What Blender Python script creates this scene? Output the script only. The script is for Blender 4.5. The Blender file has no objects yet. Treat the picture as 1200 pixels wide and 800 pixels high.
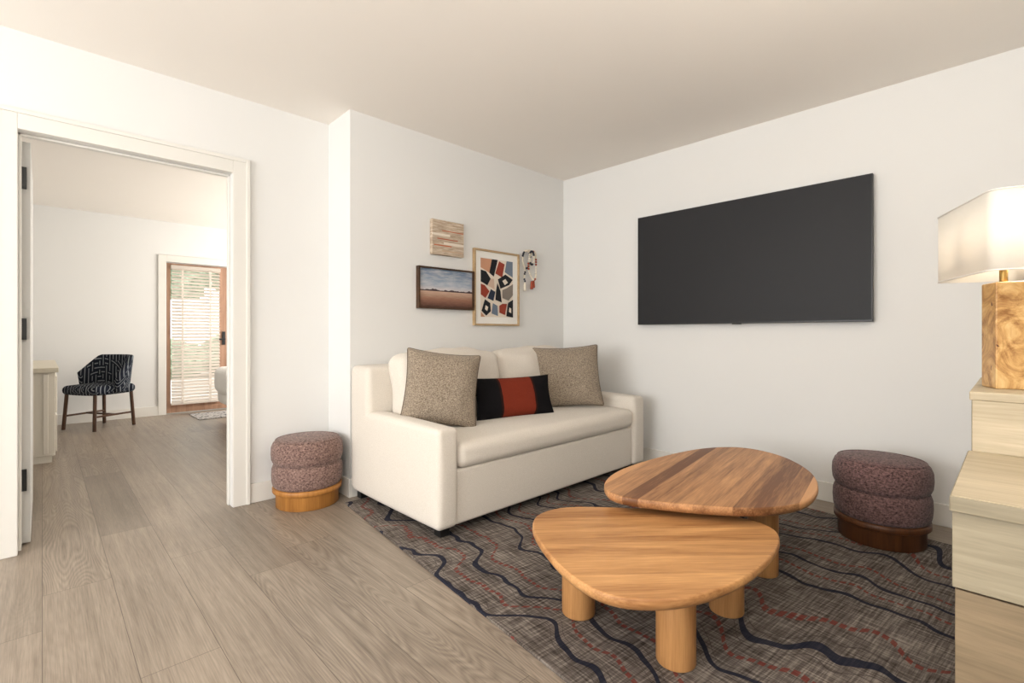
import bpy, bmesh, math, random
from mathutils import Vector, Matrix, noise as mnoise
random.seed(4)
S=bpy.context.scene
def lin(c):
    o=[]
    for v in c[:3]:
        v=v/255.0
        o.append(v/12.92 if v<=0.04045 else ((v+0.055)/1.055)**2.4)
    return (o[0],o[1],o[2],1.0)

# ------------------------------------------------------------ node helpers
class M:
    def __init__(s,name,rough=0.6,metal=0.0,spec=0.4):
        s.mat=bpy.data.materials.new(name); s.mat.use_nodes=True
        s.nt=s.mat.node_tree; s.n=s.nt.nodes; s.l=s.nt.links
        s.b=s.n['Principled BSDF']; s.b.inputs['Roughness'].default_value=rough
        s.b.inputs['Metallic'].default_value=metal
        s.b.inputs['Specular IOR Level'].default_value=spec
        s.tc=s.n.new('ShaderNodeTexCoord')
    def put(s,sock,v):
        if isinstance(v,bpy.types.NodeSocket): s.l.new(v,sock)
        else: sock.default_value=v
    def math(s,op,a,b=0.0,c=None,clamp=False):
        nd=s.n.new('ShaderNodeMath'); nd.operation=op; nd.use_clamp=clamp
        s.put(nd.inputs[0],a); s.put(nd.inputs[1],b)
        if c is not None: s.put(nd.inputs[2],c)
        return nd.outputs[0]
    def obj(s): return s.tc.outputs['Object']
    def gen(s): return s.tc.outputs['Generated']
    def map(s,vec,scale=(1,1,1),rot=(0,0,0),loc=(0,0,0)):
        nd=s.n.new('ShaderNodeMapping'); s.l.new(vec,nd.inputs['Vector'])
        nd.inputs['Scale'].default_value=scale; nd.inputs['Rotation'].default_value=rot; nd.inputs['Location'].default_value=loc
        return nd.outputs[0]
    def sep(s,vec):
        nd=s.n.new('ShaderNodeSeparateXYZ'); s.l.new(vec,nd.inputs[0]); return nd.outputs
    def comb(s,x,y,z=0.0):
        nd=s.n.new('ShaderNodeCombineXYZ'); s.put(nd.inputs[0],x); s.put(nd.inputs[1],y); s.put(nd.inputs[2],z); return nd.outputs[0]
    def noise(s,vec,scale,detail=3,rough=0.5,dist=0.0):
        nd=s.n.new('ShaderNodeTexNoise'); s.l.new(vec,nd.inputs['Vector'])
        nd.inputs['Scale'].default_value=scale; nd.inputs['Detail'].default_value=detail
        nd.inputs['Roughness'].default_value=rough; nd.inputs['Distortion'].default_value=dist
        return nd.outputs['Fac']
    def white(s,vec):
        nd=s.n.new('ShaderNodeTexWhiteNoise'); nd.noise_dimensions='3D'; s.l.new(vec,nd.inputs['Vector']); return nd.outputs['Value']
    def vor(s,vec,scale,feat='F1'):
        nd=s.n.new('ShaderNodeTexVoronoi'); nd.feature=feat; s.l.new(vec,nd.inputs['Vector']); nd.inputs['Scale'].default_value=scale
        return nd.outputs
    def ramp(s,fac,stops,interp='LINEAR'):
        nd=s.n.new('ShaderNodeValToRGB'); s.put(nd.inputs[0],fac); cr=nd.color_ramp; cr.interpolation=interp
        while len(cr.elements)<len(stops): cr.elements.new(0.5)
        for e,(p,c) in zip(cr.elements,stops): e.position=p; e.color=c
        return nd.outputs[0]
    def mix(s,fac,a,b,mode='MIX'):
        nd=s.n.new('ShaderNodeMix'); nd.data_type='RGBA'; nd.blend_type=mode
        s.put(nd.inputs[0],fac); s.put(nd.inputs[6],a); s.put(nd.inputs[7],b); return nd.outputs[2]
    def color(s,v): s.put(s.b.inputs['Base Color'],v)
    def bump(s,h,strength=0.2,dist=0.01):
        nd=s.n.new('ShaderNodeBump'); s.l.new(h,nd.inputs['Height']); nd.inputs['Strength'].default_value=strength
        nd.inputs['Distance'].default_value=dist; s.l.new(nd.outputs[0],s.b.inputs['Normal'])

def paint(name,c,rough=0.7,var=0.03,spec=0.3):
    m=M(name,rough,spec=spec); a=lin(c); b=tuple(x*(1-var) for x in a[:3])+(1,)
    f=m.noise(m.obj(),2.5,3); m.color(m.mix(f,a,b))
    m.bump(m.noise(m.obj(),180,2),0.04,0.002)
    return m.mat
def fabric(name,c1,c2,scale=220,bump=0.5,spread=0.18,big=0.0):
    m=M(name,0.95,spec=0.15)
    o=m.obj(); f=m.noise(o,scale,3,0.7); f2=m.noise(m.map(o,(1,1,5)),scale*0.6,2,0.6)
    g=m.math('ADD',m.math('MULTIPLY',f,0.6),m.math('MULTIPLY',f2,0.4))
    col=m.ramp(g,[(0.5-spread,lin(c1)),(0.5+spread,lin(c2))])
    m.color(col); m.bump(g,bump,0.004)
    m.b.inputs['Sheen Weight'].default_value=0.15
    return m.mat
def wood(name,dark,light,rot=0.0,scale=1.0,stave=0.0,rough=0.45,var=0.5,axis='X'):
    m=M(name,rough,spec=0.35)
    v=m.map(m.obj(),(1,1,1),(0,0,rot))
    s=m.sep(v); x,y,z=s[0],s[1],s[2]
    if axis=='Z': x,y,z=s[2],s[0],s[1]
    if axis=='Y': x,y,z=s[1],s[0],s[2]
    if stave>0:
        idx=m.math('FLOOR',m.math('DIVIDE',y,stave)); r=m.white(m.comb(idx,3.3,0.0))
    else: r=0.5
    off=m.math('MULTIPLY',r,13.0)
    vv=m.comb(m.math('ADD',m.math('MULTIPLY',x,1.2*scale),off),m.math('MULTIPLY',y,14*scale),m.math('MULTIPLY',z,14*scale))
    g1=m.noise(vv,1.0,4,0.6,0.6)
    vf=m.comb(m.math('ADD',m.math('MULTIPLY',x,8*scale),off),m.math('MULTIPLY',y,160*scale),m.math('MULTIPLY',z,160*scale))
    g2=m.noise(vf,1.0,3,0.6)
    g=m.math('ADD',m.math('MULTIPLY',g1,0.65),m.math('MULTIPLY',g2,0.35))
    if stave>0: g=m.math('ADD',g,m.math('MULTIPLY',m.math('SUBTRACT',r,0.5),0.28*var*2))
    col=m.ramp(g,[(0.30,lin(dark)),(0.66,lin(light))])
    m.color(col); m.bump(g2,0.08,0.002)
    return m.mat

# ------------------------------------------------------------ mesh helpers
def link(ob,parent=None):
    S.collection.objects.link(ob)
    if parent is not None: ob.parent=parent
    return ob
def smooth(me,ang=40):
    for p in me.polygons: p.use_smooth=True
def mkobj(name,bm,mat,parent=None,loc=(0,0,0),rot=(0,0,0),sm=False):
    me=bpy.data.meshes.new(name); bmesh.ops.recalc_face_normals(bm,faces=bm.faces[:]); bm.to_mesh(me); bm.free()
    if mat: 
        for k in (mat if isinstance(mat,(list,tuple)) else [mat]): me.materials.append(k)
    if sm: smooth(me)
    ob=bpy.data.objects.new(name,me); ob.location=loc; ob.rotation_euler=rot
    return link(ob,parent)
def empty(name,loc=(0,0,0),rz=0.0):
    e=bpy.data.objects.new(name,None); e.location=loc; e.rotation_euler=(0,0,rz); e.empty_display_size=0.1
    return link(e)
def addbox(bm,a,b,mi=0):
    vs=[bm.verts.new((x,y,z)) for x in (a[0],b[0]) for y in (a[1],b[1]) for z in (a[2],b[2])]
    for f in ((0,1,3,2),(4,6,7,5),(0,4,5,1),(2,3,7,6),(0,2,6,4),(1,5,7,3)):
        fc=bm.faces.new([vs[i] for i in f]); fc.material_index=mi
def boxes(name,lst,mat,parent=None,bevel=0.0,loc=(0,0,0),rot=(0,0,0)):
    bm=bmesh.new()
    for e in lst: addbox(bm,e[0],e[1],e[2] if len(e)>2 else 0)
    ob=mkobj(name,bm,mat,parent,loc,rot)
    if bevel>0:
        md=ob.modifiers.new('bev','BEVEL'); md.width=bevel; md.segments=3; md.limit_method='ANGLE'; md.harden_normals=False
        smooth(ob.data); ob.modifiers.new('wn','WEIGHTED_NORMAL').keep_sharp=True
    return ob
def rbox(name,lo,hi,r,mat,parent=None,crown=(0,0,0),nm=8,nc=4,loc=(0,0,0),rot=(0,0,0),wr=0.0):
    """soft upholstered block: rounded edges plus bulge"""
    c=[(lo[i]+hi[i])/2 for i in range(3)]; a=[(hi[i]-lo[i])/2 for i in range(3)]
    def coords(h):
        rr=min(r,h*0.98); L=[]
        for i in range(nc): L.append(-h+rr*i/nc)
        for i in range(nm+1): L.append(-(h-rr)+2*(h-rr)*i/nm)
        for i in range(1,nc+1): L.append(h-rr+rr*i/nc)
        return L
    C=[coords(h) for h in a]; bm=bmesh.new()
    for ax in range(3):
        u,v=[k for k in range(3) if k!=ax]
        for sg in (-1,1):
            g=[]
            for pu in C[u]:
                row=[]
                for pv in C[v]:
                    p=[0,0,0]; p[ax]=sg*a[ax]; p[u]=pu; p[v]=pv
                    q=[max(-(a[k]-min(r,a[k]*.98)),min(a[k]-min(r,a[k]*.98),p[k])) for k in range(3)]
                    d=Vector([p[k]-q[k] for k in range(3)])
                    rad=[min(r,a[k]*.98) for k in range(3)]
                    if d.length>0:
                        n=d.normalized(); w=[q[k]+n[k]*rad[k] for k in range(3)]
                    else: w=p
                    t=[w[k]/a[k] for k in range(3)]
                    o=list(w)
                    for k in range(3):
                        i,j=[m for m in range(3) if m!=k]
                        o[k]+=t[k]*crown[k]*max(0,1-t[i]**2)*max(0,1-t[j]**2)
                    if wr>0:
                        nn=mnoise.noise(Vector((o[0]*6+c[0]*3,o[1]*6,o[2]*6)))*wr
                        o=[o[k]*(1+nn*0.5/max(a[k],.05)*0.3) for k in range(3)]
                    row.append(bm.verts.new([c[k]+o[k] for k in range(3)]))
                g.append(row)
            for i in range(len(g)-1):
                for j in range(len(g[0])-1):
                    bm.faces.new((g[i][j],g[i+1][j],g[i+1][j+1],g[i][j+1]))
    bmesh.ops.remove_doubles(bm,verts=bm.verts[:],dist=0.0004)
    return mkobj(name,bm,mat,parent,loc,rot,sm=True)
def lathe(name,prof,mat,parent=None,seg=64,loc=(0,0,0),rot=(0,0,0)):
    bm=bmesh.new(); rings=[]
    for r,z in prof:
        if r<1e-5: rings.append([bm.verts.new((0,0,z))])
        else: rings.append([bm.verts.new((r*math.cos(2*math.pi*i/seg),r*math.sin(2*math.pi*i/seg),z)) for i in range(seg)])
    for A,B in zip(rings,rings[1:]):
        for i in range(seg):
            j=(i+1)%seg
            if len(A)==1: bm.faces.new((A[0],B[i],B[j]))
            elif len(B)==1: bm.faces.new((A[i],A[j],B[0]))
            else: bm.faces.new((A[i],A[j],B[j],B[i]))
    return mkobj(name,bm,mat,parent,loc,rot,sm=True)
def cyl(name,r,z0,z1,mat,parent=None,loc=(0,0,0),rot=(0,0,0),r2=None,bev=0.004,seg=40):
    r2=r if r2 is None else r2; b=bev
    return lathe(name,[(0,z0),(r-b,z0),(r-b*.3,z0+b*.3),(r,z0+b),(r2,z1-b),(r2-b*.3,z1-b*.3),(r2-b,z1),(0,z1)],mat,parent,seg,loc,rot)
def curve(name,pts,r,mat,parent=None,cyclic=False,loc=(0,0,0)):
    cu=bpy.data.curves.new(name,'CURVE'); cu.dimensions='3D'; cu.bevel_depth=r; cu.bevel_resolution=3; cu.use_fill_caps=True
    sp=cu.splines.new('NURBS'); sp.points.add(len(pts)-1)
    for p,q in zip(sp.points,pts): p.co=(*q,1)
    sp.use_cyclic_u=cyclic; sp.use_endpoint_u=not cyclic; sp.order_u=3
    cu.materials.append(mat); ob=bpy.data.objects.new(name,cu); ob.location=loc
    return link(ob,parent)
def pillow(name,w,h,t,mat,loc,rot,piping=None):
    bm=bmesh.new(); n=28; G={}
    for sg in (-1,1):
        for i in range(n+1):
            for j in range(n+1):
                u=-1+2*i/n; v=-1+2*j/n
                u=math.sin(u*math.pi/2); v=math.sin(v*math.pi/2)
                x=u*w/2*(1-0.075*(1-v*v)); z=v*h/2*(1-0.075*(1-u*u))
                th=t/2*(max(0,(1-abs(u)**3.2))*max(0,(1-abs(v)**3.2)))**0.55
                th*=1+0.13*mnoise.noise(Vector((u*2.2,v*2.2,sg*3+w*9)))+0.05*mnoise.noise(Vector((u*5,v*5,sg*3+w*9)))
                G[(sg,i,j)]=bm.verts.new((x,sg*th,z))
        for i in range(n):
            for j in range(n):
                bm.faces.new((G[(sg,i,j)],G[(sg,i+1,j)],G[(sg,i+1,j+1)],G[(sg,i,j+1)]))
    bmesh.ops.remove_doubles(bm,verts=bm.verts[:],dist=0.0005)
    ob=mkobj(name,bm,mat,None,loc,rot,sm=True)
    if piping:
        pts=[]
        N=14
        def P(u,v): return (u*w/2*(1-0.075*(1-v*v)),0,v*h/2*(1-0.075*(1-u*u)))
        for k in range(N): pts.append(P(-1+2*k/N,-1))
        for k in range(N): pts.append(P(1,-1+2*k/N))
        for k in range(N): pts.append(P(1-2*k/N,1))
        for k in range(N): pts.append(P(-1,1-2*k/N))
        curve('piping',pts,0.004,piping,ob,True)
    return ob

# ------------------------------------------------------------ materials
m_wall=paint('wall_paint',(226,225,222),0.8,0.02)
m_ceil=paint('ceiling_paint',(242,236,228),0.85,0.02)
m_trim=paint('trim_paint',(224,221,214),0.45,0.02)
m_door=paint('door_paint',(200,199,195),0.5,0.02)
m_black=paint('black_metal',(18,18,19),0.4,0.05,0.5)
m_brass=M('aged_brass',0.35,metal=1.0); m_brass.color(m_brass.mix(m_brass.noise(m_brass.obj(),30),lin((190,160,100)),lin((150,120,70)))); m_brass=m_brass.mat

# floor planks running along Y
m=M('floor_wood_planks',0.42,spec=0.45)
s=m.sep(m.obj()); W=0.225; L=1.5
row=m.math('FLOOR',m.math('DIVIDE',s[0],W))
ro=m.math('MULTIPLY',m.white(m.comb(row,7.1,0.0)),L)
yy=m.math('ADD',s[1],ro)
cl=m.math('FLOOR',m.math('DIVIDE',yy,L))
rid=m.white(m.comb(row,cl,2.0)); rid2=m.white(m.comb(row,cl,9.0))
fx=m.math('FRACT',m.math('DIVIDE',s[0],W)); fy=m.math('FRACT',m.math('DIVIDE',yy,L))
ex=m.math('MULTIPLY',m.math('SUBTRACT',0.5,m.math('ABSOLUTE',m.math('SUBTRACT',fx,0.5))),W)
ey=m.math('MULTIPLY',m.math('SUBTRACT',0.5,m.math('ABSOLUTE',m.math('SUBTRACT',fy,0.5))),L)
gap=m.math('LESS_THAN',m.math('MINIMUM',ex,ey),0.0010)
gx=m.math('ADD',m.math('MULTIPLY',s[0],7.5),m.math('MULTIPLY',rid,31.0))
gy=m.math('ADD',m.math('MULTIPLY',s[1],0.75),m.math('MULTIPLY',rid2,17.0))
n1=m.noise(m.comb(gx,gy,rid),1.0,1.0,0.4,0.1)
rings=m.math('FRACT',m.math('MULTIPLY',n1,34.0))
rings=m.math('ABSOLUTE',m.math('SUBTRACT',rings,0.5))
fine=m.noise(m.comb(m.math('MULTIPLY',s[0],230.0),m.math('MULTIPLY',s[1],6.0),rid),1.0,4,0.65)
med=m.noise(m.comb(m.math('MULTIPLY',s[0],30.0),m.math('MULTIPLY',s[1],1.0),rid2),1.0,3,0.6)
blot=m.noise(m.comb(m.math('MULTIPLY',s[0],3.0),m.math('MULTIPLY',s[1],1.2),rid2),1.0,2,0.5)
ringw=m.math('MULTIPLY',m.math('ADD',0.06,m.math('MULTIPLY',m.math('GREATER_THAN',rid2,0.6),0.20)),m.math('SUBTRACT',rings,0.25))
g=m.math('ADD',ringw,m.math('ADD',m.math('MULTIPLY',fine,0.5),m.math('ADD',m.math('MULTIPLY',med,0.3),m.math('MULTIPLY',blot,0.2))))
col=m.ramp(g,[(0.31,lin((104,92,80))),(0.69,lin((168,154,138)))])
tone=m.ramp(rid,[(0,(0.78,0.775,0.77,1)),(.2,(0.91,0.91,0.91,1)),(1,(1.03,1.025,1.02,1))])
col=m.mix(1.0,col,tone,'MULTIPLY')
col=m.mix(gap,col,lin((84,73,63)))
m.color(col)
m.put(m.b.inputs['Roughness'],m.math('ADD',0.28,m.math('MULTIPLY',fine,0.2)))
m.bump(m.math('SUBTRACT',m.math('MULTIPLY',fine,0.25),gap),0.18,0.002)
m_floor=m.mat

# rug
m=M('rug_weave',1.0,spec=0.08)
s=m.sep(m.obj()); X,Y=s[0],s[1]
o=m.obj()
warp=m.noise(m.map(o,(120,7,1)),1.0,2,0.6); weft=m.noise(m.map(o,(7,120,1)),1.0,2,0.6)
big=m.noise(o,4,3,0.6)
base=m.math('ADD',m.math('ADD',m.math('MULTIPLY',warp,0.42),m.math('MULTIPLY',weft,0.42)),m.math('MULTIPLY',big,0.16))
col=m.ramp(base,[(0.37,lin((56,50,46))),(0.5,lin((102,94,88))),(0.63,lin((150,141,132)))])
nz=m.noise(m.map(o,(0.6,0.9,1),loc=(1.3,.4,0)),1.4,0,0.4)
nz2=m.noise(m.map(o,(1.1,4.2,1),loc=(4,2,0)),1.2,1,0.4)
amp=m.math('MULTIPLY',m.noise(m.map(o,(1,1,1),loc=(7,3,1)),1.8,0),0.055)
t=m.math('ADD',m.math('ADD',X,m.math('MULTIPLY',Y,.08)),m.math('ADD',m.math('MULTIPLY',nz,0.70),m.math('MULTIPLY',nz2,0.24)))
ph=m.math('MULTIPLY',m.noise(m.map(o,(1,1,1),loc=(2,9,4)),1.5,0),6.0)
t=m.math('ADD',t,m.math('MULTIPLY',m.math('SINE',m.math('ADD',ph,m.math('MULTIPLY',Y,17.0))),amp))
SP=0.112
cell=m.math('FLOOR',m.math('DIVIDE',t,SP)); fr=m.math('FRACT',m.math('DIVIDE',t,SP))
dist=m.math('MULTIPLY',m.math('ABSOLUTE',m.math('SUBTRACT',fr,0.5)),SP)
par=m.math('FLOORED_MODULO',cell,5.0)
wn=m.noise(m.map(o,(1,6,1),loc=(0,0,3)),1.6,1)
wid=m.math('ADD',0.003,m.math('MULTIPLY',wn,0.018))
# repeating sequence of five stripes: navy, red, bare, navy, red
isn=m.math('ADD',m.math('LESS_THAN',par,0.5),m.math('COMPARE',par,3.0,0.3))
isr=m.math('ADD',m.math('COMPARE',par,1.0,0.3),m.math('COMPARE',par,4.0,0.3))
navy=m.math('MULTIPLY',m.math('LESS_THAN',dist,wid),isn)
dash=m.math('LESS_THAN',m.math('FRACT',m.math('MULTIPLY',Y,34.0)),0.68)
red=m.math('MULTIPLY',m.math('MULTIPLY',m.math('LESS_THAN',dist,0.0105),isr),dash)
thin=m.math('MULTIPLY',m.math('LESS_THAN',m.math('ABSOLUTE',m.math('SUBTRACT',dist,0.038)),0.0018),isn)
navc=m.mix(m.math('MULTIPLY',weft,0.45),lin((20,23,36)),lin((58,61,78)))
redc=m.mix(m.math('MULTIPLY',warp,0.7),lin((100,36,32)),lin((136,80,70)))
col=m.mix(m.math('MULTIPLY',thin,0.6),col,lin((60,52,52)))
col=m.mix(m.math('MULTIPLY',red,0.85),col,redc); col=m.mix(m.math('MULTIPLY',navy,0.93),col,navc)
m.color(col); m.bump(base,0.7,0.004); m_rug=m.mat

m_sofa=fabric('sofa_linen',(200,191,178),(230,223,213),300,0.35,0.2)
m_tweed=fabric('tweed_fabric',(84,71,58),(180,165,146),170,0.9,0.13)
m_pip=fabric('piping_fabric',(70,56,42),(110,92,74),300,0.3)
m_boucle=fabric('mauve_boucle',(64,44,41),(160,132,122),95,1.0,0.13)
m_boucle2=fabric('plum_boucle',(46,32,33),(134,104,100),95,1.0,0.13)
m_oak=wood('honey_oak',(140,92,52),(208,158,104),rot=math.radians(42),scale=1.0,stave=0.115,var=0.4)
m_oak2=wood('oak_staves',(112,72,43),(204,152,104),rot=math.radians(-8),scale=1.0,stave=0.066,var=0.75)
m_oakleg=wood('oak_leg',(142,94,52),(192,142,90),axis='Z')
m_ottw=wood('ottoman_oak',(136,86,38),(184,128,64),axis='Z')
m_ottd=wood('ottoman_oak_shaded',(52,29,16),(98,58,30),axis='Z')  # ottoman oak with the right-hand base's shade put into the colour
m_cab=wood('washed_oak',(122,113,93),(162,151,128),axis='Y',rough=0.55)
m_cabw=wood('tan_oak',(110,94,72),(148,129,102),axis='Y',rough=0.55)
m_cabl=wood('washed_oak_lit',(158,144,118),(198,184,158),axis='Y',rough=0.5)  # cabinet oak with lamplight put into the colour, for tops and upper front
m_cream=paint('cream_lacquer',(208,200,182),0.5,0.04)

# ------------------------------------------------------------ room shell
XL,XR=-3.0,3.70; YR=-0.65; YD=3.44; YS=3.10; XS=1.485; H=2.6; YF=7.95; XF=4.6
boxes('floor',[((XL-.12,YR-.12,-0.08),(XF+.12,YF+.12,0.0))],m_floor)
boxes('ceiling',[((XL-.12,YR-.12,H),(XF+.12,YF+.12,H+.1))],m_ceil)
DL,DR,DH=-0.088,0.864,2.11; T=0.12
boxes('wall_door_side',[((XL-.12,YD,0),(DL,YD+T,H)),((DR,YD,0),(XS,YD+T,H)),((DL,YD,DH),(DR,YD+T,H))],m_wall)
boxes('wall_sofa_side',[((XS,YS,0),(XR,YD+T,H))],m_wall)
boxes('wall_tv_side',[((XR,YR-.12,0),(XR+.12,YD+T,H))],m_wall)
w1=((0.0,0.5),(2.9,2.35))
boxes('wall_window_side',[((XL-.12,YR-.12,0),(XL,w1[0][0],H)),((XL-.12,w1[1][0],0),(XL,YF+.12,H)),
   ((XL-.12,w1[0][0],0),(XL,w1[1][0],w1[0][1])),((XL-.12,w1[0][0],w1[1][1]),(XL,w1[1][0],H))],m_wall)
w2=((-2.6,0.5),(-0.5,2.35))  # opening for the added fill window
boxes('wall_right',[((XL,YR-.12,0),(w2[0][0],YR,H)),((w2[1][0],YR-.12,0),(XR,YR,H)),
   ((w2[0][0],YR-.12,0),(w2[1][0],YR,w2[0][1])),((w2[0][0],YR-.12,w2[1][1]),(w2[1][0],YR,H))],m_wall)
e=empty('window_1',(XL,1.45,1.42))
boxes('frame',[((-.09,-1.45,-.92),(-.03,-1.39,.93)),((-.09,1.39,-.92),(-.03,1.45,.93)),((-.09,-1.39,-.92),(-.03,1.39,-.86)),((-.09,-1.39,.87),(-.03,1.39,.93)),((-.09,-.03,-.86),(-.03,.03,.87))],m_trim,e,0.004)
e=empty('added_fill_window',(-1.55,YR,1.42))  # unseen window added to let fill light in behind the camera
boxes('frame',[((-1.05,-.09,-.92),(-.99,-.03,.93)),((.99,-.09,-.92),(1.05,-.03,.93)),((-.99,-.09,-.92),(.99,-.03,-.86)),((-.99,-.09,.87),(.99,-.03,.93)),((-.03,-.09,-.86),(.03,-.03,.87))],m_trim,e,0.004)
# far room
GL,GR,GH=1.20,2.03,2.06
boxes('wall_far',[((XL,YF,0),(GL,YF+.12,H)),((GR,YF,0),(XF+.12,YF+.12,H)),((GL,YF,GH),(GR,YF+.12,H))],m_wall)
boxes('wall_far_side',[((XF,YD+T,0),(XF+.12,YF,H))],m_wall)
boxes('trim_soffit',[((-1.2,YD+T,2.40),(XF,4.45,H))],m_ceil)
boxes('wall_bedroom_left',[((-1.3,YD+T,0),(-1.2,YF,H))],m_wall)
# baseboards
bh=0.125; bt=0.014
boxes('baseboard_door_side',[((DR+.1,YD-bt,0),(XS,YD,bh)),((XL,YD-bt,0),(DL-.1,YD,bh))],m_trim,bevel=0.003)
boxes('baseboard_return',[((XS-bt,YS-bt,0),(XS,YD-bt,bh))],m_trim,bevel=0.003)
boxes('baseboard_sofa_side',[((XS,YS-bt,0),(XR-bt,YS,bh))],m_trim,bevel=0.003)
boxes('baseboard_tv_side',[((XR-bt,YR,0),(XR,YS,bh))],m_trim,bevel=0.003)
boxes('baseboard_far',[((-1.2,YF-bt,0),(GL-.08,YF,bh)),((GR+.08,YF-bt,0),(XF,YF,bh))],m_trim,bevel=0.003)
# casing + jamb
cw=0.098
boxes('trim_door_casing',[((DL-cw,YD-.018,0),(DL,YD,DH+cw)),((DR,YD-.018,0),(DR+cw,YD,DH+cw)),((DL,YD-.018,DH),(DR,YD,DH+cw)),
  ((DL-cw,YD-.026,0),(DL-cw+.022,YD-.017,DH+cw)),((DR+cw-.022,YD-.026,0),(DR+cw,YD-.017,DH+cw)),((DL-cw+.022,YD-.026,DH+cw-.022),(DR+cw-.022,YD-.017,DH+cw)),
  ((DL,YD+.05,0),(DL+.012,YD+.085,DH)),((DR-.012,YD+.05,0),(DR,YD+.085,DH)),((DL,YD+.05,DH-.012),(DR,YD+.085,DH))],m_trim,bevel=0.003)
# open interior door
e=empty('door_1',(DL,YD+T+.006,0))
boxes('slab',[((0.0,0,0.012),(0.044,0.90,2.09))],m_door,e,0.002)
boxes('hinges',[((-.002,-.014,z-.05),(.016,.0005,z+.05)) for z in (1.90,1.12,0.34)]+[((.006,-.018,z-.055),(.030,.002,z+.055)) for z in (1.90,1.12,0.34)],m_black,e)
lathe('handle',[(0,0),(.028,0),(.028,.008),(.01,.01),(.01,.02),(.02,.025),(.022,.03),(.015,.038),(0,.04)],m_black,e,24,(0,0.83,0.95),(0,math.radians(-90),0))
# exterior glass door with blinds
m_dw=wood('door_wood',(138,102,80),(182,146,122),axis='Z')
mg=M('door_glass',0.02); mg.b.inputs['Transmission Weight'].default_value=1.0; mg.b.inputs['IOR'].default_value=1.02; mg.color((1,1,1,1)); mg=mg.mat
boxes('trim_far_casing',[((GL-.09,YF-.018,0),(GL,YF,GH+.09)),((GR,YF-.018,0),(GR+.09,YF,GH+.09)),((GL,YF-.018,GH),(GR,YF,GH+.09))],m_trim,bevel=0.003)
e=empty('door_2',(GL,YF+.03,0)); gw=GR-GL; gs=.19
boxes('door_leaf',[((.01,0,.01),(.055,.045,GH-.01)),((gw-gs,0,.01),(gw-.01,.045,GH-.01)),((.055,0,.01),(gw-gs,.045,.13)),((.055,0,GH-.05),(gw-gs,.045,GH-.01))],m_dw,e,0.003)
boxes('glass',[((.055,.02,.13),(gw-gs,.026,GH-.05))],mg,e)
boxes('lever_handle',[((gw-gs+.03,-.012,.93),(gw-gs+.07,0,1.12)),((gw-gs+.04,-.06,1.0),(gw-gs+.06,-.01,1.02)),((gw-gs-.02,-.075,.998),(gw-gs+.06,-.058,1.022))],m_black,e,0.003)
m=M('blind_slats',.6); m.color(m.mix(m.noise(m.obj(),6),lin((234,228,220)),lin((222,212,202))))
tr=m.n.new('ShaderNodeBsdfTranslucent'); tr.inputs[0].default_value=lin((244,238,230)); mx=m.n.new('ShaderNodeMixShader'); mx.inputs[0].default_value=.5
m.l.new(m.b.outputs[0],mx.inputs[1]); m.l.new(tr.outputs[0],mx.inputs[2]); m.l.new(mx.outputs[0],m.n['Material Output'].inputs[0]); m_slat=m.mat
bm=bmesh.new()
z=0.16
while z<GH-.09:
    a=math.radians(42); w=.024
    vs=[bm.verts.new(p) for p in ((.06,-.030-w*math.cos(a),z-w*math.sin(a)),(gw-gs-.005,-.030-w*math.cos(a),z-w*math.sin(a)),(gw-gs-.005,-.030+w*math.cos(a),z+w*math.sin(a)),(.06,-.030+w*math.cos(a),z+w*math.sin(a)))]
    bm.faces.new(vs); z+=.044
ob=mkobj('blind',bm,m_slat,e); ob.modifiers.new('s','SOLIDIFY').thickness=.003
boxes('blind_rails',[((.055,-.058,GH-.09),(gw-gs,-.002,GH-.04)),((.055,-.055,.12),(gw-gs,-.01,.145))],m_slat,e,0.003)
boxes('blind_tapes',[((.17,-.058,.14),(.195,-.056,GH-.08)),((gw-gs-.14,-.058,.14),(gw-gs-.115,-.056,GH-.08))],m_slat,e)

# exterior
m=M('patio_ground',0.9); m.color(m.mix(m.noise(m.obj(),3),lin((206,200,192)),lin((180,172,162)))); m_pat=m.mat
boxes('ground_outside',[((-8,YF+.12,-.1),(14,30,-.02))],m_pat)
m=M('foliage',0.8); m.color(m.ramp(m.noise(m.obj(),9,5,.7),[(.35,lin((108,130,104))),(.65,lin((180,198,170)))])); m_leaf=m.mat
def bush(name,loc,r):
    bm=bmesh.new(); bmesh.ops.create_icosphere(bm,subdivisions=5,radius=1)
    for v in bm.verts:
        n=mnoise.noise(v.co*3+Vector(loc))*.25+mnoise.noise(v.co*11)*.16
        v.co=Vector((v.co.x*r[0],v.co.y*r[1],v.co.z*r[2]))*(1+n)
        v.co.z=max(v.co.z,-r[2]*.9)
    return bm
for i,(l,r) in enumerate([((2.2,14.5,.4),(.9,.5,.5)),((3.9,15,.5),(.9,.6,.6)),((1.0,15,.35),(.7,.5,.4))]):
    mkobj('garden_shrub',bush('b',l,r),m_leaf,None,l,sm=False)
m_bark=wood('bark',(70,52,40),(120,96,76),axis='Z')
for l in ((2.6,19,3.4),(5.8,20,3.8)):
    e=empty('garden_tree',(l[0],l[1],-.02))
    mkobj('crown',bush('t',l,(1.5,1.4,1.3)),m_leaf,e,(0,0,l[2]))
    cyl('trunk',.13,0,l[2]-.6,m_bark,e,r2=.09)

# ------------------------------------------------------------ rug
rot=-math.radians(6.1)
bm=bmesh.new(); addbox(bm,(0,-2.79,0),(2.25,0,.010))
rug=mkobj('area_rug',bm,m_rug,None,(1.40,3.0,0.0005),(0,0,rot))
md=rug.modifiers.new('b','BEVEL'); md.width=.003; md.segments=2

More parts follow.
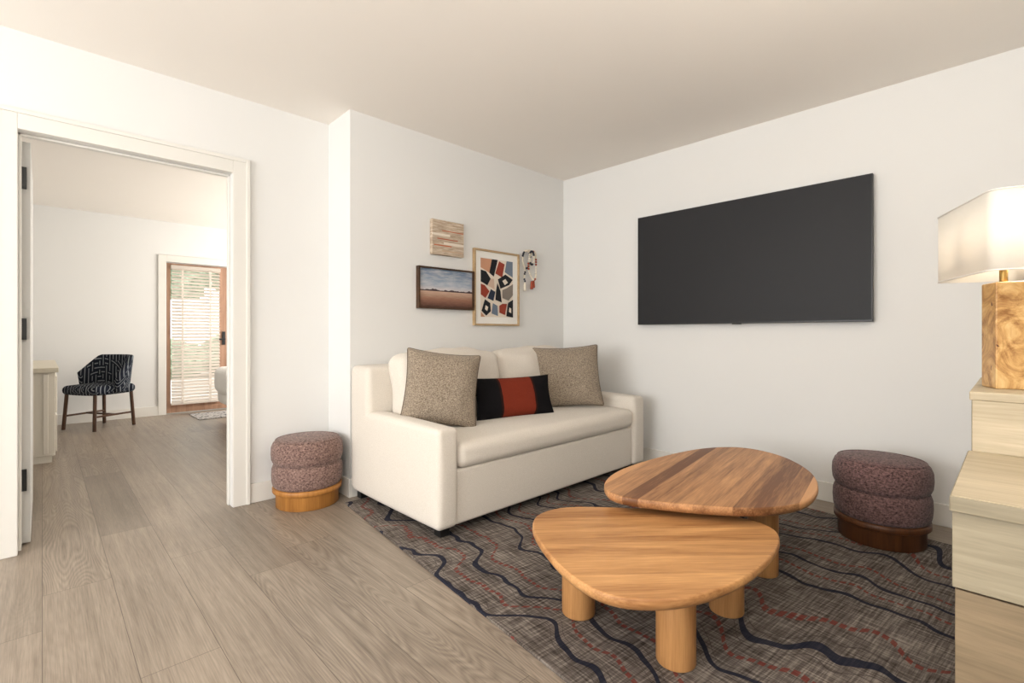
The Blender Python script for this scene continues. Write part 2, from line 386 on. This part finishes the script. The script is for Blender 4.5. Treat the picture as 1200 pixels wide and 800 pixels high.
# ------------------------------------------------------------ sofa
sx,sy=1.47,2.07
e=empty('sofa',(sx,sy,0)); Wd=2.01; D=1.01; aw=.135
rbox('arm_left',(0,0,.065),(aw,.98,.595),.03,m_sofa,e,(.006,.006,.010))
rbox('arm_right',(Wd-aw-.02,0,.065),(Wd,.98,.595),.03,m_sofa,e,(.006,.006,.010))
rbox('back_frame',(.002,.76,.066),(Wd-.002,D,.885),.04,m_sofa,e,(.003,.006,.010))
rbox('front_panel',(aw-.005,.018,.065),(Wd-aw-.015,.80,.365),.018,m_sofa,e,(0,.004,0),nm=12)
rbox('seat_cushion',(aw+.003,-.005,.362),(Wd-aw-.023,.76,.505),.05,m_sofa,e,(0,.012,.024),nm=14)
mid=Wd/2-.01
for i,(x0,x1) in enumerate(((aw+.01,mid-.003),(mid+.003,Wd-aw-.03))):
    rbox('back_cushion_%d'%(i+1),(-(x1-x0)/2,-.10,-.235),((x1-x0)/2,.10,.235),.075,m_sofa,e,(.004,.055,.024),nm=14,nc=6,loc=((x0+x1)/2,.665,.735),rot=(math.radians(-9),0,math.radians(1.5-3*i)),wr=.12)
boxes('legs',[((x,.05,.0115),(x+.06,.11,.07)) for x in (.05,Wd-.12)]+[((x,.945,.0),(x+.06,1.0,.07)) for x in (.05,Wd-.12)],m_black,e,0.003)
R=math.radians
pillow('throw_pillow',.47,.47,.17,m_tweed,(1.80,2.50,.755),(R(-16),R(7),R(-30)),m_pip)
pillow('throw_pillow',.53,.49,.17,m_tweed,(3.00,2.47,.755),(R(-14),R(-3),R(-40)),m_pip)
m=M('lumbar_fabric',0.95,spec=.1); s=m.sep(m.obj())
c=m.math('LESS_THAN',m.math('ABSOLUTE',m.math('SUBTRACT',s[0],.0)),.13)
n=m.noise(m.map(m.obj(),(1,1,6)),140,3,.7)
edge=m.math('LESS_THAN',m.math('ABSOLUTE',m.math('SUBTRACT',m.math('ABSOLUTE',m.math('SUBTRACT',s[0],.0)),.14)),.006)
cc=m.mix(c,m.mix(n,lin((8,8,10)),lin((30,28,30))),m.mix(n,lin((84,26,16)),lin((146,62,42))))
cc=m.mix(edge,cc,lin((46,24,18)))
m.color(cc); m.bump(n,.6,.004); m_lum=m.mat
pillow('lumbar_pillow',.64,.29,.13,m_lum,(2.37,2.43,.655),(R(-16),0,R(-12)))

# ------------------------------------------------------------ ottomans
def ottoman(loc,fm,wm):
    e=empty('ottoman',loc)
    lathe('base',[(0,0),(.186,0),(.190,.004),(.190,.085),(.193,.09),(.206,.092),(.210,.097),(.210,.120),(.206,.124),(0,.124)],wm,e)
    lathe('lower_cushion',[(0,.1245),(.195,.1245),(.206,.135),(.212,.16),(.215,.20),(.213,.24),(.206,.262),(.194,.272),(0,.272)],fm,e)
    lathe('upper_cushion',[(0,.272),(.194,.272),(.207,.280),(.215,.300),(.218,.335),(.216,.375),(.206,.402),(.190,.418),(.15,.428),(.08,.434),(0,.436)],fm,e)
    for z,r in ((.272,.198),(.418,.191)):
        curve('welt',[(r*math.cos(a*math.pi/16),r*math.sin(a*math.pi/16),z) for a in range(32)],.004,fm,e,True)
    return e
ottoman((1.245,3.205,0.0),m_boucle,m_ottw)
ottoman((3.215,.50,.0115),m_boucle2,m_ottd)

# ------------------------------------------------------------ nesting coffee tables
def spline(pts,n=10,sm=8):
    out=[]; N=len(pts)
    for i in range(N):
        p0,p1,p2,p3=[Vector(pts[(i+k)%N]) for k in (-1,0,1,2)]
        for j in range(n):
            t=j/n
            out.append(.5*((2*p1)+(-p0+p2)*t+(2*p0-5*p1+4*p2-p3)*t*t+(-p0+3*p1-3*p2+p3)*t**3))
    for _ in range(sm):
        out=[(out[i-1]+out[i]*2+out[(i+1)%len(out)])/4 for i in range(len(out))]
    return out
def table(name,pts,h,th,legs,mat):
    P=spline(pts); c=sum(P,Vector((0,0)))/len(P)
    e=empty(name,(c.x,c.y,0.0115)); h-=.0115
    Q=[p-c for p in P]; N=len(Q)
    nr=[]
    for i in range(N):
        t=(Q[(i+1)%N]-Q[i-1]).normalized(); n=Vector((t.y,-t.x))
        if n.dot(Q[i])<0: n=-n
        nr.append(n)
    bm=bmesh.new(); rings=[]
    for ins,z in ((.06,h-th),(.022,h-th),(.010,h-th+.006),(.003,h-th+.016),(0,h-th*.45),(.001,h-.006),(.003,h-.002),(.007,h)):
        rings.append([bm.verts.new((Q[i].x-nr[i].x*ins,Q[i].y-nr[i].y*ins,z)) for i in range(N)])
    for A,B in zip(rings,rings[1:]):
        for i in range(N):
            j=(i+1)%N; bm.faces.new((A[i],A[j],B[j],B[i]))
    bm.faces.new(rings[0][::-1]); bm.faces.new(rings[-1])
    ob=mkobj('top',bm,mat,e)
    for p in ob.data.polygons: p.use_smooth=len(p.vertices)==4
    for i,l in enumerate(legs):
        cyl('leg_%d'%(i+1),.064,0,h-th,m_oakleg,e,(l[0]-c.x,l[1]-c.y,0),bev=.006,seg=48)
    return e
A=[(1.376,1.313),(1.50,1.375),(1.66,1.32),(1.904,1.031),(2.034,.82),(2.03,.66),(1.897,.585),(1.64,.568),(1.431,.60),(1.265,.675),(1.165,.80),(1.175,.961),(1.264,1.156)]
table('coffee_table',A,.352,.042,((1.505,1.185),(1.935,.79),(1.515,.785)),m_oak)
B=[(1.76,1.24),(1.90,1.33),(2.12,1.375),(2.448,1.36),(2.80,1.29),(3.00,1.13),(2.95,.90),(2.72,.70),(2.45,.60),(2.21,.59),(2.016,.68),(1.88,.842),(1.78,1.018),(1.735,1.14)]
table('coffee_table',B,.42,.042,((2.36,.80),(1.99,1.13),(2.75,1.12)),m_oak2)

# ------------------------------------------------------------ television
e=empty('television',(3.70,1.417,1.622))
w,h=1.626,.905
boxes('body',[((-.062,-w/2,-h/2),(-.030,w/2,h/2))],m_black,e,0.003)
boxes('rear_housing',[((-.032,-.5,-.32),(-.020,.5,.22)),((-.022,-.22,-.18),(0,.22,.18))],m_black,e)
m=M('tv_screen',.5,spec=.25); m.color(m.mix(m.noise(m.obj(),1),lin((37,37,39)),lin((40,40,42)))); 
boxes('screen',[((-.0635,-w/2+.008,-h/2+.012),(-.0618,w/2-.008,h/2-.008))],m.mat,e)
boxes('sensor',[((-.060,-.03,-h/2-.006),(-.040,.03,-h/2))],m_black,e)

# ------------------------------------------------------------ wall art (sofa wall)
def gmat(name,rough=.8): return M(name,rough,spec=.2)
m=gmat('stripe_canvas'); s=m.sep(m.gen())
n=m.noise(m.map(m.obj(),(4,1,34)),3,3,.6)
col=m.ramp(n,[(.35,lin((160,140,120))),(.65,lin((206,190,170)))])
def band(z,w,x0,x1):
    a=m.math('LESS_THAN',m.math('ABSOLUTE',m.math('SUBTRACT',s[2],z)),w)
    b=m.math('MULTIPLY',m.math('GREATER_THAN',s[0],x0),m.math('LESS_THAN',s[0],x1))
    return m.math('MULTIPLY',a,b)
for z,w_,x0,x1,cc in ((.70,.014,.3,.98,(178,104,76)),(.58,.03,.0,.55,(224,214,200)),(.46,.014,.15,.8,(168,88,62)),(.34,.035,.35,1,(222,212,198)),(.27,.016,.05,.6,(186,104,72)),(.12,.02,.3,.95,(190,164,140))):
    col=m.mix(band(z,w_,x0,x1),col,lin(cc))
m.color(col); m.bump(n,.5,.004)
boxes('canvas_art',[((2.122,YS-.035,1.70),(2.425,YS-.001,1.968))],m.mat,bevel=.003)
m=gmat('desert_print',.4); s=m.sep(m.gen())
ridge=m.math('ADD',.36,m.math('MULTIPLY',m.noise(m.map(m.gen(),(6,0,0)),1.0,4,.6),.20))
sky=m.ramp(s[2],[(.44,lin((204,196,192))),(.60,lin((156,168,184))),(1,lin((100,120,144)))])
cl=m.noise(m.map(m.gen(),(3,1,9)),1.5,4,.6)
sky=m.mix(m.math('MULTIPLY',m.ramp(cl,[(.4,(0,0,0,1)),(.7,(1,1,1,1))]),.6),sky,lin((212,208,206)))
gr=m.ramp(m.math('ADD',s[2],m.math('MULTIPLY',m.noise(m.map(m.gen(),(4,1,22)),2,4),.16)),[(.08,lin((78,54,46))),(.3,lin((146,106,88))),(.52,lin((198,170,148)))])
hill=m.math('LESS_THAN',s[2],ridge); gnd=m.math('LESS_THAN',s[2],.42)
col=m.mix(hill,sky,lin((74,60,64))); col=m.mix(gnd,col,gr); m.color(col)
e=empty('landscape_picture',(2.265,YS,1.442)); fw,fh=.265,.158
m_df=wood('dark_frame',(40,26,18),(84,58,38))
boxes('frame',[((-fw,-.04,-fh),(-fw+.012,-.001,fh)),((fw-.012,-.04,-fh),(fw,-.001,fh)),((-fw+.012,-.04,-fh),(fw-.012,-.001,-fh+.012)),((-fw+.012,-.04,fh-.012),(fw-.012,-.001,fh))],m_df,e)
boxes('print',[((-fw+.012,-.024,-fh+.012),(fw-.012,-.004,fh-.012))],m.mat,e)
# abstract
e=empty('abstract_picture',(2.80,YS,1.48)); fw,fh=.26,.318
m_gf=wood('pale_frame',(150,122,88),(196,168,128))
boxes('frame',[((-fw,-.03,-fh),(-fw+.016,-.001,fh)),((fw-.016,-.03,-fh),(fw,-.001,fh)),((-fw+.016,-.03,-fh),(fw-.016,-.001,-fh+.016)),((-fw+.016,-.03,fh-.016),(fw-.016,-.001,fh))],m_gf,e,.002)
m_mat=paint('picture_mat',(238,235,228),.7)
boxes('mat_board',[((-fw+.016,-.016,-fh+.016),(fw-.016,-.004,fh-.016))],m_mat,e)
cols={'k':(24,25,30),'r':(146,60,42),'b':(112,124,140),'c':(226,214,198),'g':(134,124,114),'o':(196,146,116),'n':(40,48,66),'p':(206,178,158)}
cm={k:paint('art_%s'%k,v,.7) for k,v in cols.items()}
# interlocking angular cut-outs filling the sheet
polys=[('c',[(0,0),(1,0),(1,1),(0,1)]),
 ('o',[(0,.84),(.26,.76),(.34,1),(0,1)]),('k',[(.26,.76),(.40,.70),(.52,1),(.34,1)]),('r',[(.44,.76),(.66,.70),(.74,.94),(.56,.98)]),
 ('b',[(.74,.80),(1,.72),(1,1),(.80,1)]),('k',[(0,.60),(.20,.54),(.30,.66),(.16,.78),(0,.80)]),
 ('p',[(.20,.54),(.42,.48),(.40,.66),(.30,.66)]),('k',[(.52,.66),(.60,.50),(.88,.58),(1,.68),(.76,.76)]),('c',[(.66,.64),(.74,.57),(.84,.62),(.76,.68)]),
 ('r',[(0,.38),(.14,.32),(.26,.44),(.12,.54),(0,.56)]),('n',[(.20,.32),(.38,.28),(.44,.44),(.30,.48)]),
 ('k',[(.44,.30),(.64,.26),(.60,.46),(.50,.60),(.46,.46)]),('g',[(.66,.34),(.86,.30),(1,.40),(1,.60),(.80,.52),(.66,.48)]),
 ('k',[(.02,.10),(.16,.02),(.30,.10),(.28,.24),(.12,.30)]),('c',[(.12,.13),(.19,.10),(.22,.17),(.14,.20)]),
 ('b',[(.32,.06),(.52,.02),(.50,.20),(.36,.24)]),('r',[(.56,.08),(.74,.04),(.80,.24),(.66,.24),(.56,.20)]),
 ('k',[(.78,.02),(1,0),(1,.32),(.84,.26)]),('c',[(.86,.10),(.94,.08),(.94,.16),(.88,.18)]),('o',[(.0,.0),(.12,.0),(.0,.08)])]
aw_,ah_=.37,.49
for i,(k,pl) in enumerate(polys):
    bm=bmesh.new(); y=-.0165-.0003*i
    bm.faces.new([bm.verts.new((-aw_/2+min(1,max(0,p[0]))*aw_,y,-ah_/2+min(1,max(0,p[1]))*ah_)) for p in pl])
    mkobj('shape_%d'%(i+1),bm,cm[k],e)
# bead wall hanging
e=empty('beaded_wall_hanging',(3.19,YS-.004,1.68))
m_bw=paint('bead_ivory',(226,216,198),.5); m_bn=paint('bead_navy',(34,36,48),.5); m_br=paint('bead_rust',(160,74,50),.6)
boxes('peg',[((-.010,-.03,.160),(.010,.003,.178))],m_bw,e,.003)
def beads(name,pts,r,mats,grp=3):
    for mi,mt in enumerate(mats):
        bm=bmesh.new()
        for i,p in enumerate(pts):
            if (i//grp)%len(mats)!=mi: continue
            bmesh.ops.create_icosphere(bm,subdivisions=2,radius=r,matrix=Matrix.Translation(p))
        mkobj('%s_%d'%(name,mi+1),bm,mt,e,sm=True)
def loop(cx,cz,rx,rz,n,y=-.02,tw=0,a0=0): return [(cx+rx*math.sin(2*math.pi*i/n+a0)+tw*math.cos(4*math.pi*i/n),y,cz+rz*math.cos(2*math.pi*i/n)) for i in range(n)]
beads('loop_beads_a',loop(-.035,.085,.052,.080,26),.010,[m_bw,m_bn,m_bw])
beads('loop_beads_b',loop(.035,.035,.050,.130,34,-.034,.012),.010,[m_bw,m_bw,m_br])
beads('loop_beads_c',loop(.005,.10,.030,.060,18,-.046),.010,[m_bn,m_bw],4)
beads('strand',[(-.06+.008*math.sin(i),-.018,.0-.016*i) for i in range(8)],.009,[m_bw,m_bn],2)
for x,z in ((-.06,-.135),(.03,-.115),(.055,-.10)):
    lathe('tassel',[(0,0),(.006,0),(.010,-.010),(.013,-.05),(.015,-.075),(0,-.075)],m_br if x>0 else m_bw,e,12,(x,-.02,z+.01))

# ------------------------------------------------------------ stepped cabinet, right
e=empty('sideboard_cabinet',(0,0,0))
y0,y1=-.648,.094
boxes('lower_case',[((1.40,y0,.0),(1.94,y1-.004,.555)),((1.398,y0,.560),(1.94,y1-.002,.722))],[m_cabw],e,.002)
boxes('drawer_band',[((1.392,y0,.561),(1.40,y1,.722))],m_cab,e,.002)
boxes('lower_top',[((1.385,y0,.722),(1.955,y1+.004,.755))],m_cab,e,.003)
boxes('lit_top_layer',[((1.388,y0,.7545),(1.95,y1+.001,.7565))],m_cabl,e)  # thin lighter layer that paints lamplight onto the lower top
boxes('upper_case',[((1.955,y0,.0),(2.60,y1-.004,.905))],m_cab,e,.003)
boxes('upper_front',[((1.945,y0,.7565),(1.956,y1-.006,.905))],m_cabl,e,.002)
boxes('upper_top',[((1.942,y0,.905),(2.605,y1,.93))],m_cabl,e,.003)
# ------------------------------------------------------------ table lamp
e=empty('table_lamp',(2.137,.026,.93),math.radians(22.6))
m=M('burl_wood',.35,spec=.4)
o=m.obj(); n=m.noise(o,9,5,.7,1.6); v=m.vor(m.map(o,(1,1,.8)),26)[0]
knot=m.math('LESS_THAN',v,.16); kn=m.math('MULTIPLY',knot,m.math('GREATER_THAN',m.noise(o,14,2),.52))
col=m.ramp(n,[(.35,lin((140,96,52))),(.5,lin((196,154,98))),(.65,lin((220,188,134)))]); col=m.mix(kn,col,lin((92,50,24)))
m.color(col); m_burl=m.mat
boxes('base',[((-.045,-.036,0),(.045,.036,.325))],m_burl,e,.004)
boxes('side_strip',[((-.047,-.038,.0),(-.041,-.032,.326)),((.041,-.038,.0),(.047,-.032,.326))],m_brass,e)
cyl('neck',.010,.325,.40,m_brass,e,bev=.002,seg=24)
cyl('socket',.018,.375,.42,m_brass,e,bev=.002,seg=24)
m=M('lamp_shade_linen',.9,spec=.1)
m.color(lin((240,238,233))); tr=m.n.new('ShaderNodeBsdfTranslucent'); tr.inputs[0].default_value=lin((250,245,236)); mx=m.n.new('ShaderNodeMixShader'); mx.inputs[0].default_value=.38
m.l.new(m.b.outputs[0],mx.inputs[1]); m.l.new(tr.outputs[0],mx.inputs[2]); m.l.new(mx.outputs[0],m.n['Material Output'].inputs[0]); m.bump(m.noise(m.map(m.obj(),(1,1,8)),120,2),.2,.002)
def rrect(a,b,r,n=8):
    P=[]
    for cx,cy,s0 in ((a-r,b-r,0),(-a+r,b-r,90),(-a+r,-b+r,180),(a-r,-b+r,270)):
        for i in range(n+1):
            t=math.radians(s0+90*i/n); P.append((cx+r*math.cos(t),cy+r*math.sin(t)))
    return P
P=rrect(.2,.105,.035); bm=bmesh.new()
rs=[[bm.verts.new((x,y,z)) for x,y in P] for z in (.345,.575)]
for i in range(len(P)):
    j=(i+1)%len(P); bm.faces.new((rs[0][i],rs[0][j],rs[1][j],rs[1][i]))
sh=mkobj('shade',bm,m.mat,e,sm=True); md=sh.modifiers.new('s','SOLIDIFY'); md.thickness=.003
for z in (.347,.573): curve('rim_wire',[(x,y,z) for x,y in P],.0022,m_trim,e,True)
curve('spider_a',[(-.2,0,.56),(0,0,.56),(.2,0,.56)],.002,m_brass,e)
curve('spider_b',[(0,0,.42),(0,0,.5),(0,0,.56)],.003,m_brass,e)
m=M('bulb_glass',.3); m.b.inputs['Emission Color'].default_value=lin((255,225,184)); m.b.inputs['Emission Strength'].default_value=8; m.color(m.mix(m.noise(m.obj(),2),(1,1,1,1),(.95,.95,.95,1)))
lathe('bulb',[(0,.405),(.014,.405),(.018,.415),(.028,.435),(.026,.455),(.015,.468),(0,.470)],m.mat,e,24)
ld=bpy.data.lights.new('lamp_bulb_light','POINT'); ld.energy=2.6; ld.color=(1,.87,.70); ld.shadow_soft_size=.03
lo=bpy.data.objects.new('bulb_light',ld); lo.location=(0,-.05,.40); link(lo,e)

# ------------------------------------------------------------ bedroom beyond
m_desk=paint('desk_white',(222,216,204),.5)
e=empty('desk',(0,0,0))
boxes('top',[((-.62,5.65,.765),(.10,7.3,.805))],m_cream,e,.003)
boxes('cabinet',[((-.60,5.68,.06),(.08,7.28,.765))],m_desk,e,.003)
boxes('drawer_fronts',[((.08,5.70+.52*i,.09+.33*j),(.092,6.20+.52*i,.40+.33*j)) for i in range(3) for j in range(2)],m_desk,e,.003)
boxes('end_battens',[((-.59+.085*i,5.665,.08),(-.56+.085*i,5.68,.75)) for i in range(8)],m_desk,e,.002)
boxes('plinth',[((-.58,5.7,0),(.06,7.26,.06))],m_desk,e)
# chair
m=M('geometric_navy_fabric',.9,spec=.1); s=m.sep(m.map(m.obj(),(1,1,1)))
p=m.math('ADD',s[0],s[1]); 
u=m.math('MULTIPLY',p,22.0); v=m.math('MULTIPLY',m.math('ADD',s[2],m.math('SUBTRACT',s[0],s[1])),22.0)
r=m.white(m.comb(m.math('FLOOR',u),m.math('FLOOR',v),0.0)); 
fu=m.math('LESS_THAN',m.math('ABSOLUTE',m.math('SUBTRACT',m.math('FRACT',u),.5)),.12); fv=m.math('LESS_THAN',m.math('ABSOLUTE',m.math('SUBTRACT',m.math('FRACT',v),.5)),.12)
sel=m.math('GREATER_THAN',r,.5)
f=m.math('ADD',m.math('MULTIPLY',fu,sel),m.math('MULTIPLY',fv,m.math('SUBTRACT',1.0,sel)),clamp=True)
m.color(m.mix(f,lin((24,28,38)),lin((120,124,128)))); m_chair=m.mat
m_cl=wood('chair_walnut',(48,32,22),(92,62,42),axis='Z')
e=empty('dining_chair',(.49,7.42,0),math.radians(-58))   # local -y is the front
rbox('seat',(-.25,-.25,.40),(.25,.23,.50),.045,m_chair,e,(0,.01,.02))
bm=bmesh.new(); g=[]; n=28
for i in range(n+1):
    a=math.radians(-8+196*i/n); f_=math.sin(i/n*math.pi)
    zt=.64+.20*min(1,f_*1.5)**1.2; row=[]
    for j in range(9):
        t=j/8; z=.42+(zt-.42)*t; rr=.255+.045*t
        row.append(bm.verts.new((rr*math.cos(a),rr*.90*math.sin(a),z)))
    g.append(row)
for i in range(n):
    for j in range(8): bm.faces.new((g[i][j],g[i+1][j],g[i+1][j+1],g[i][j+1]))
ob=mkobj('backrest',bm,m_chair,e,sm=True); md=ob.modifiers.new('s','SOLIDIFY'); md.thickness=.05; md.offset=0
md=ob.modifiers.new('b','BEVEL'); md.width=.018; md.segments=3; md.limit_method='ANGLE'; md.angle_limit=R(60)
for i,(x,y) in enumerate(((-.21,-.21),(.21,-.21),(-.21,.19),(.21,.19))):
    k=1.10; curve('leg_%d'%(i+1),[(x,y,.42),(x*1.05,y*1.05,.2),(x*k,y*k,.004)],.018,m_cl,e)
boxes('stretchers',[((-.228,-.21,.15),(-.208,.20,.17)),((.208,-.21,.15),(.228,.20,.17)),((-.21,-.01,.152),(.21,.01,.17))],m_cl,e)
# bed
m_sheet=fabric('white_bedding',(222,220,216),(240,238,235),200,.2)
e=empty('bed',(0,0,0))
boxes('bed_base',[((1.62,4.95,.0),(3.55,6.68,.24))],m_dw,e,.005)
rbox('mattress',(1.53,4.86,.24),(3.60,6.78,.56),.07,m_sheet,e,(.005,.005,.01))
rbox('duvet',(1.50,4.84,.36),(3.1,6.80,.70),.09,m_sheet,e,(.01,.01,.03),wr=.1)
rbox('pillow_1',(3.0,5.0,.58),(3.5,5.75,.78),.09,m_sheet,e,(.01,.01,.03))
rbox('pillow_2',(3.0,5.9,.58),(3.5,6.65,.78),.09,m_sheet,e,(.01,.01,.03))
m=M('mat_pattern',.95); v=m.vor(m.map(m.obj(),(1,1,1)),30,'F1')[0]; m.color(m.ramp(v,[(.3,lin((40,42,48))),(.5,lin((170,165,160)))]))
boxes('door_mat',[((1.42,7.15,.0005),(2.3,7.75,.010))],m.mat,bevel=.003)

# unseen fill uplighters added to brighten the ceilings
def area(name,loc,direction,sx_,sy_,e_,c=(1,1,1),parent=None):
    l=bpy.data.lights.new(name,'AREA'); l.shape='RECTANGLE'; l.size=sx_; l.size_y=sy_; l.energy=e_; l.color=c
    o=bpy.data.objects.new(name,l); o.location=loc; o.rotation_euler=Vector(direction).to_track_quat('-Z','Z').to_euler(); link(o,parent)
def fill_torchiere(loc,energy,c):
    e=empty('added_fill_lamp',loc)
    lathe('foot',[(0,0),(.14,0),(.14,.015),(.02,.025),(.012,.04),(.012,1.5),(0,1.5)],m_black,e,40)
    lathe('bowl',[(0,1.5),(.03,1.5),(.10,1.53),(.16,1.59),(.155,1.59),(.095,1.54),(.0,1.515)],m_black,e,40)
    area('fill_uplight',(0,0,1.60),(0,0,1),.25,.25,energy,c,e)
fill_torchiere((-.60,-.30,0),42,(1,.955,.89))
fill_torchiere((1.1,-.42,0),30,(1,.955,.89))
fill_torchiere((3.9,4.7,0),38,(1,.95,.89))

# ------------------------------------------------------------ light
w=bpy.data.worlds.new('sky'); S.world=w; w.use_nodes=True
bg=w.node_tree.nodes['Background']; bg.inputs[0].default_value=(.92,.96,1.0,1); bg.inputs[1].default_value=2.6
area('window_light_main',(XL-.2,1.45,1.42),(1,0,0),1.85,2.85,146,(1,.985,.97))
area('side_fill_light',(-1.55,YR-.2,1.42),(0,1,0),2.0,1.85,12,(1,.985,.97))  # added fill light for the sofa front, through the added window
area('bedroom_fill_light',(4.45,6.4,1.5),(-1,0,.1),1.6,2.2,155,(1,.975,.94))  # added fill for the bedroom; no window is built here
sun=bpy.data.lights.new('sun','SUN'); sun.energy=2; sun.angle=.02; so=bpy.data.objects.new('sun',sun); so.rotation_euler=Vector((.5,.6,-1.2)).to_track_quat('-Z','Z').to_euler(); link(so)

S.view_settings.view_transform='Standard'
cd=bpy.data.cameras.new('camera'); cam=bpy.data.objects.new('camera',cd); link(cam)
cam.location=(0,0,1.10); cam.rotation_euler=(R(90),0,R(-44)); cd.sensor_width=36; cd.lens=17.1; cd.shift_y=-10/1200; cd.clip_start=.02
S.camera=cam
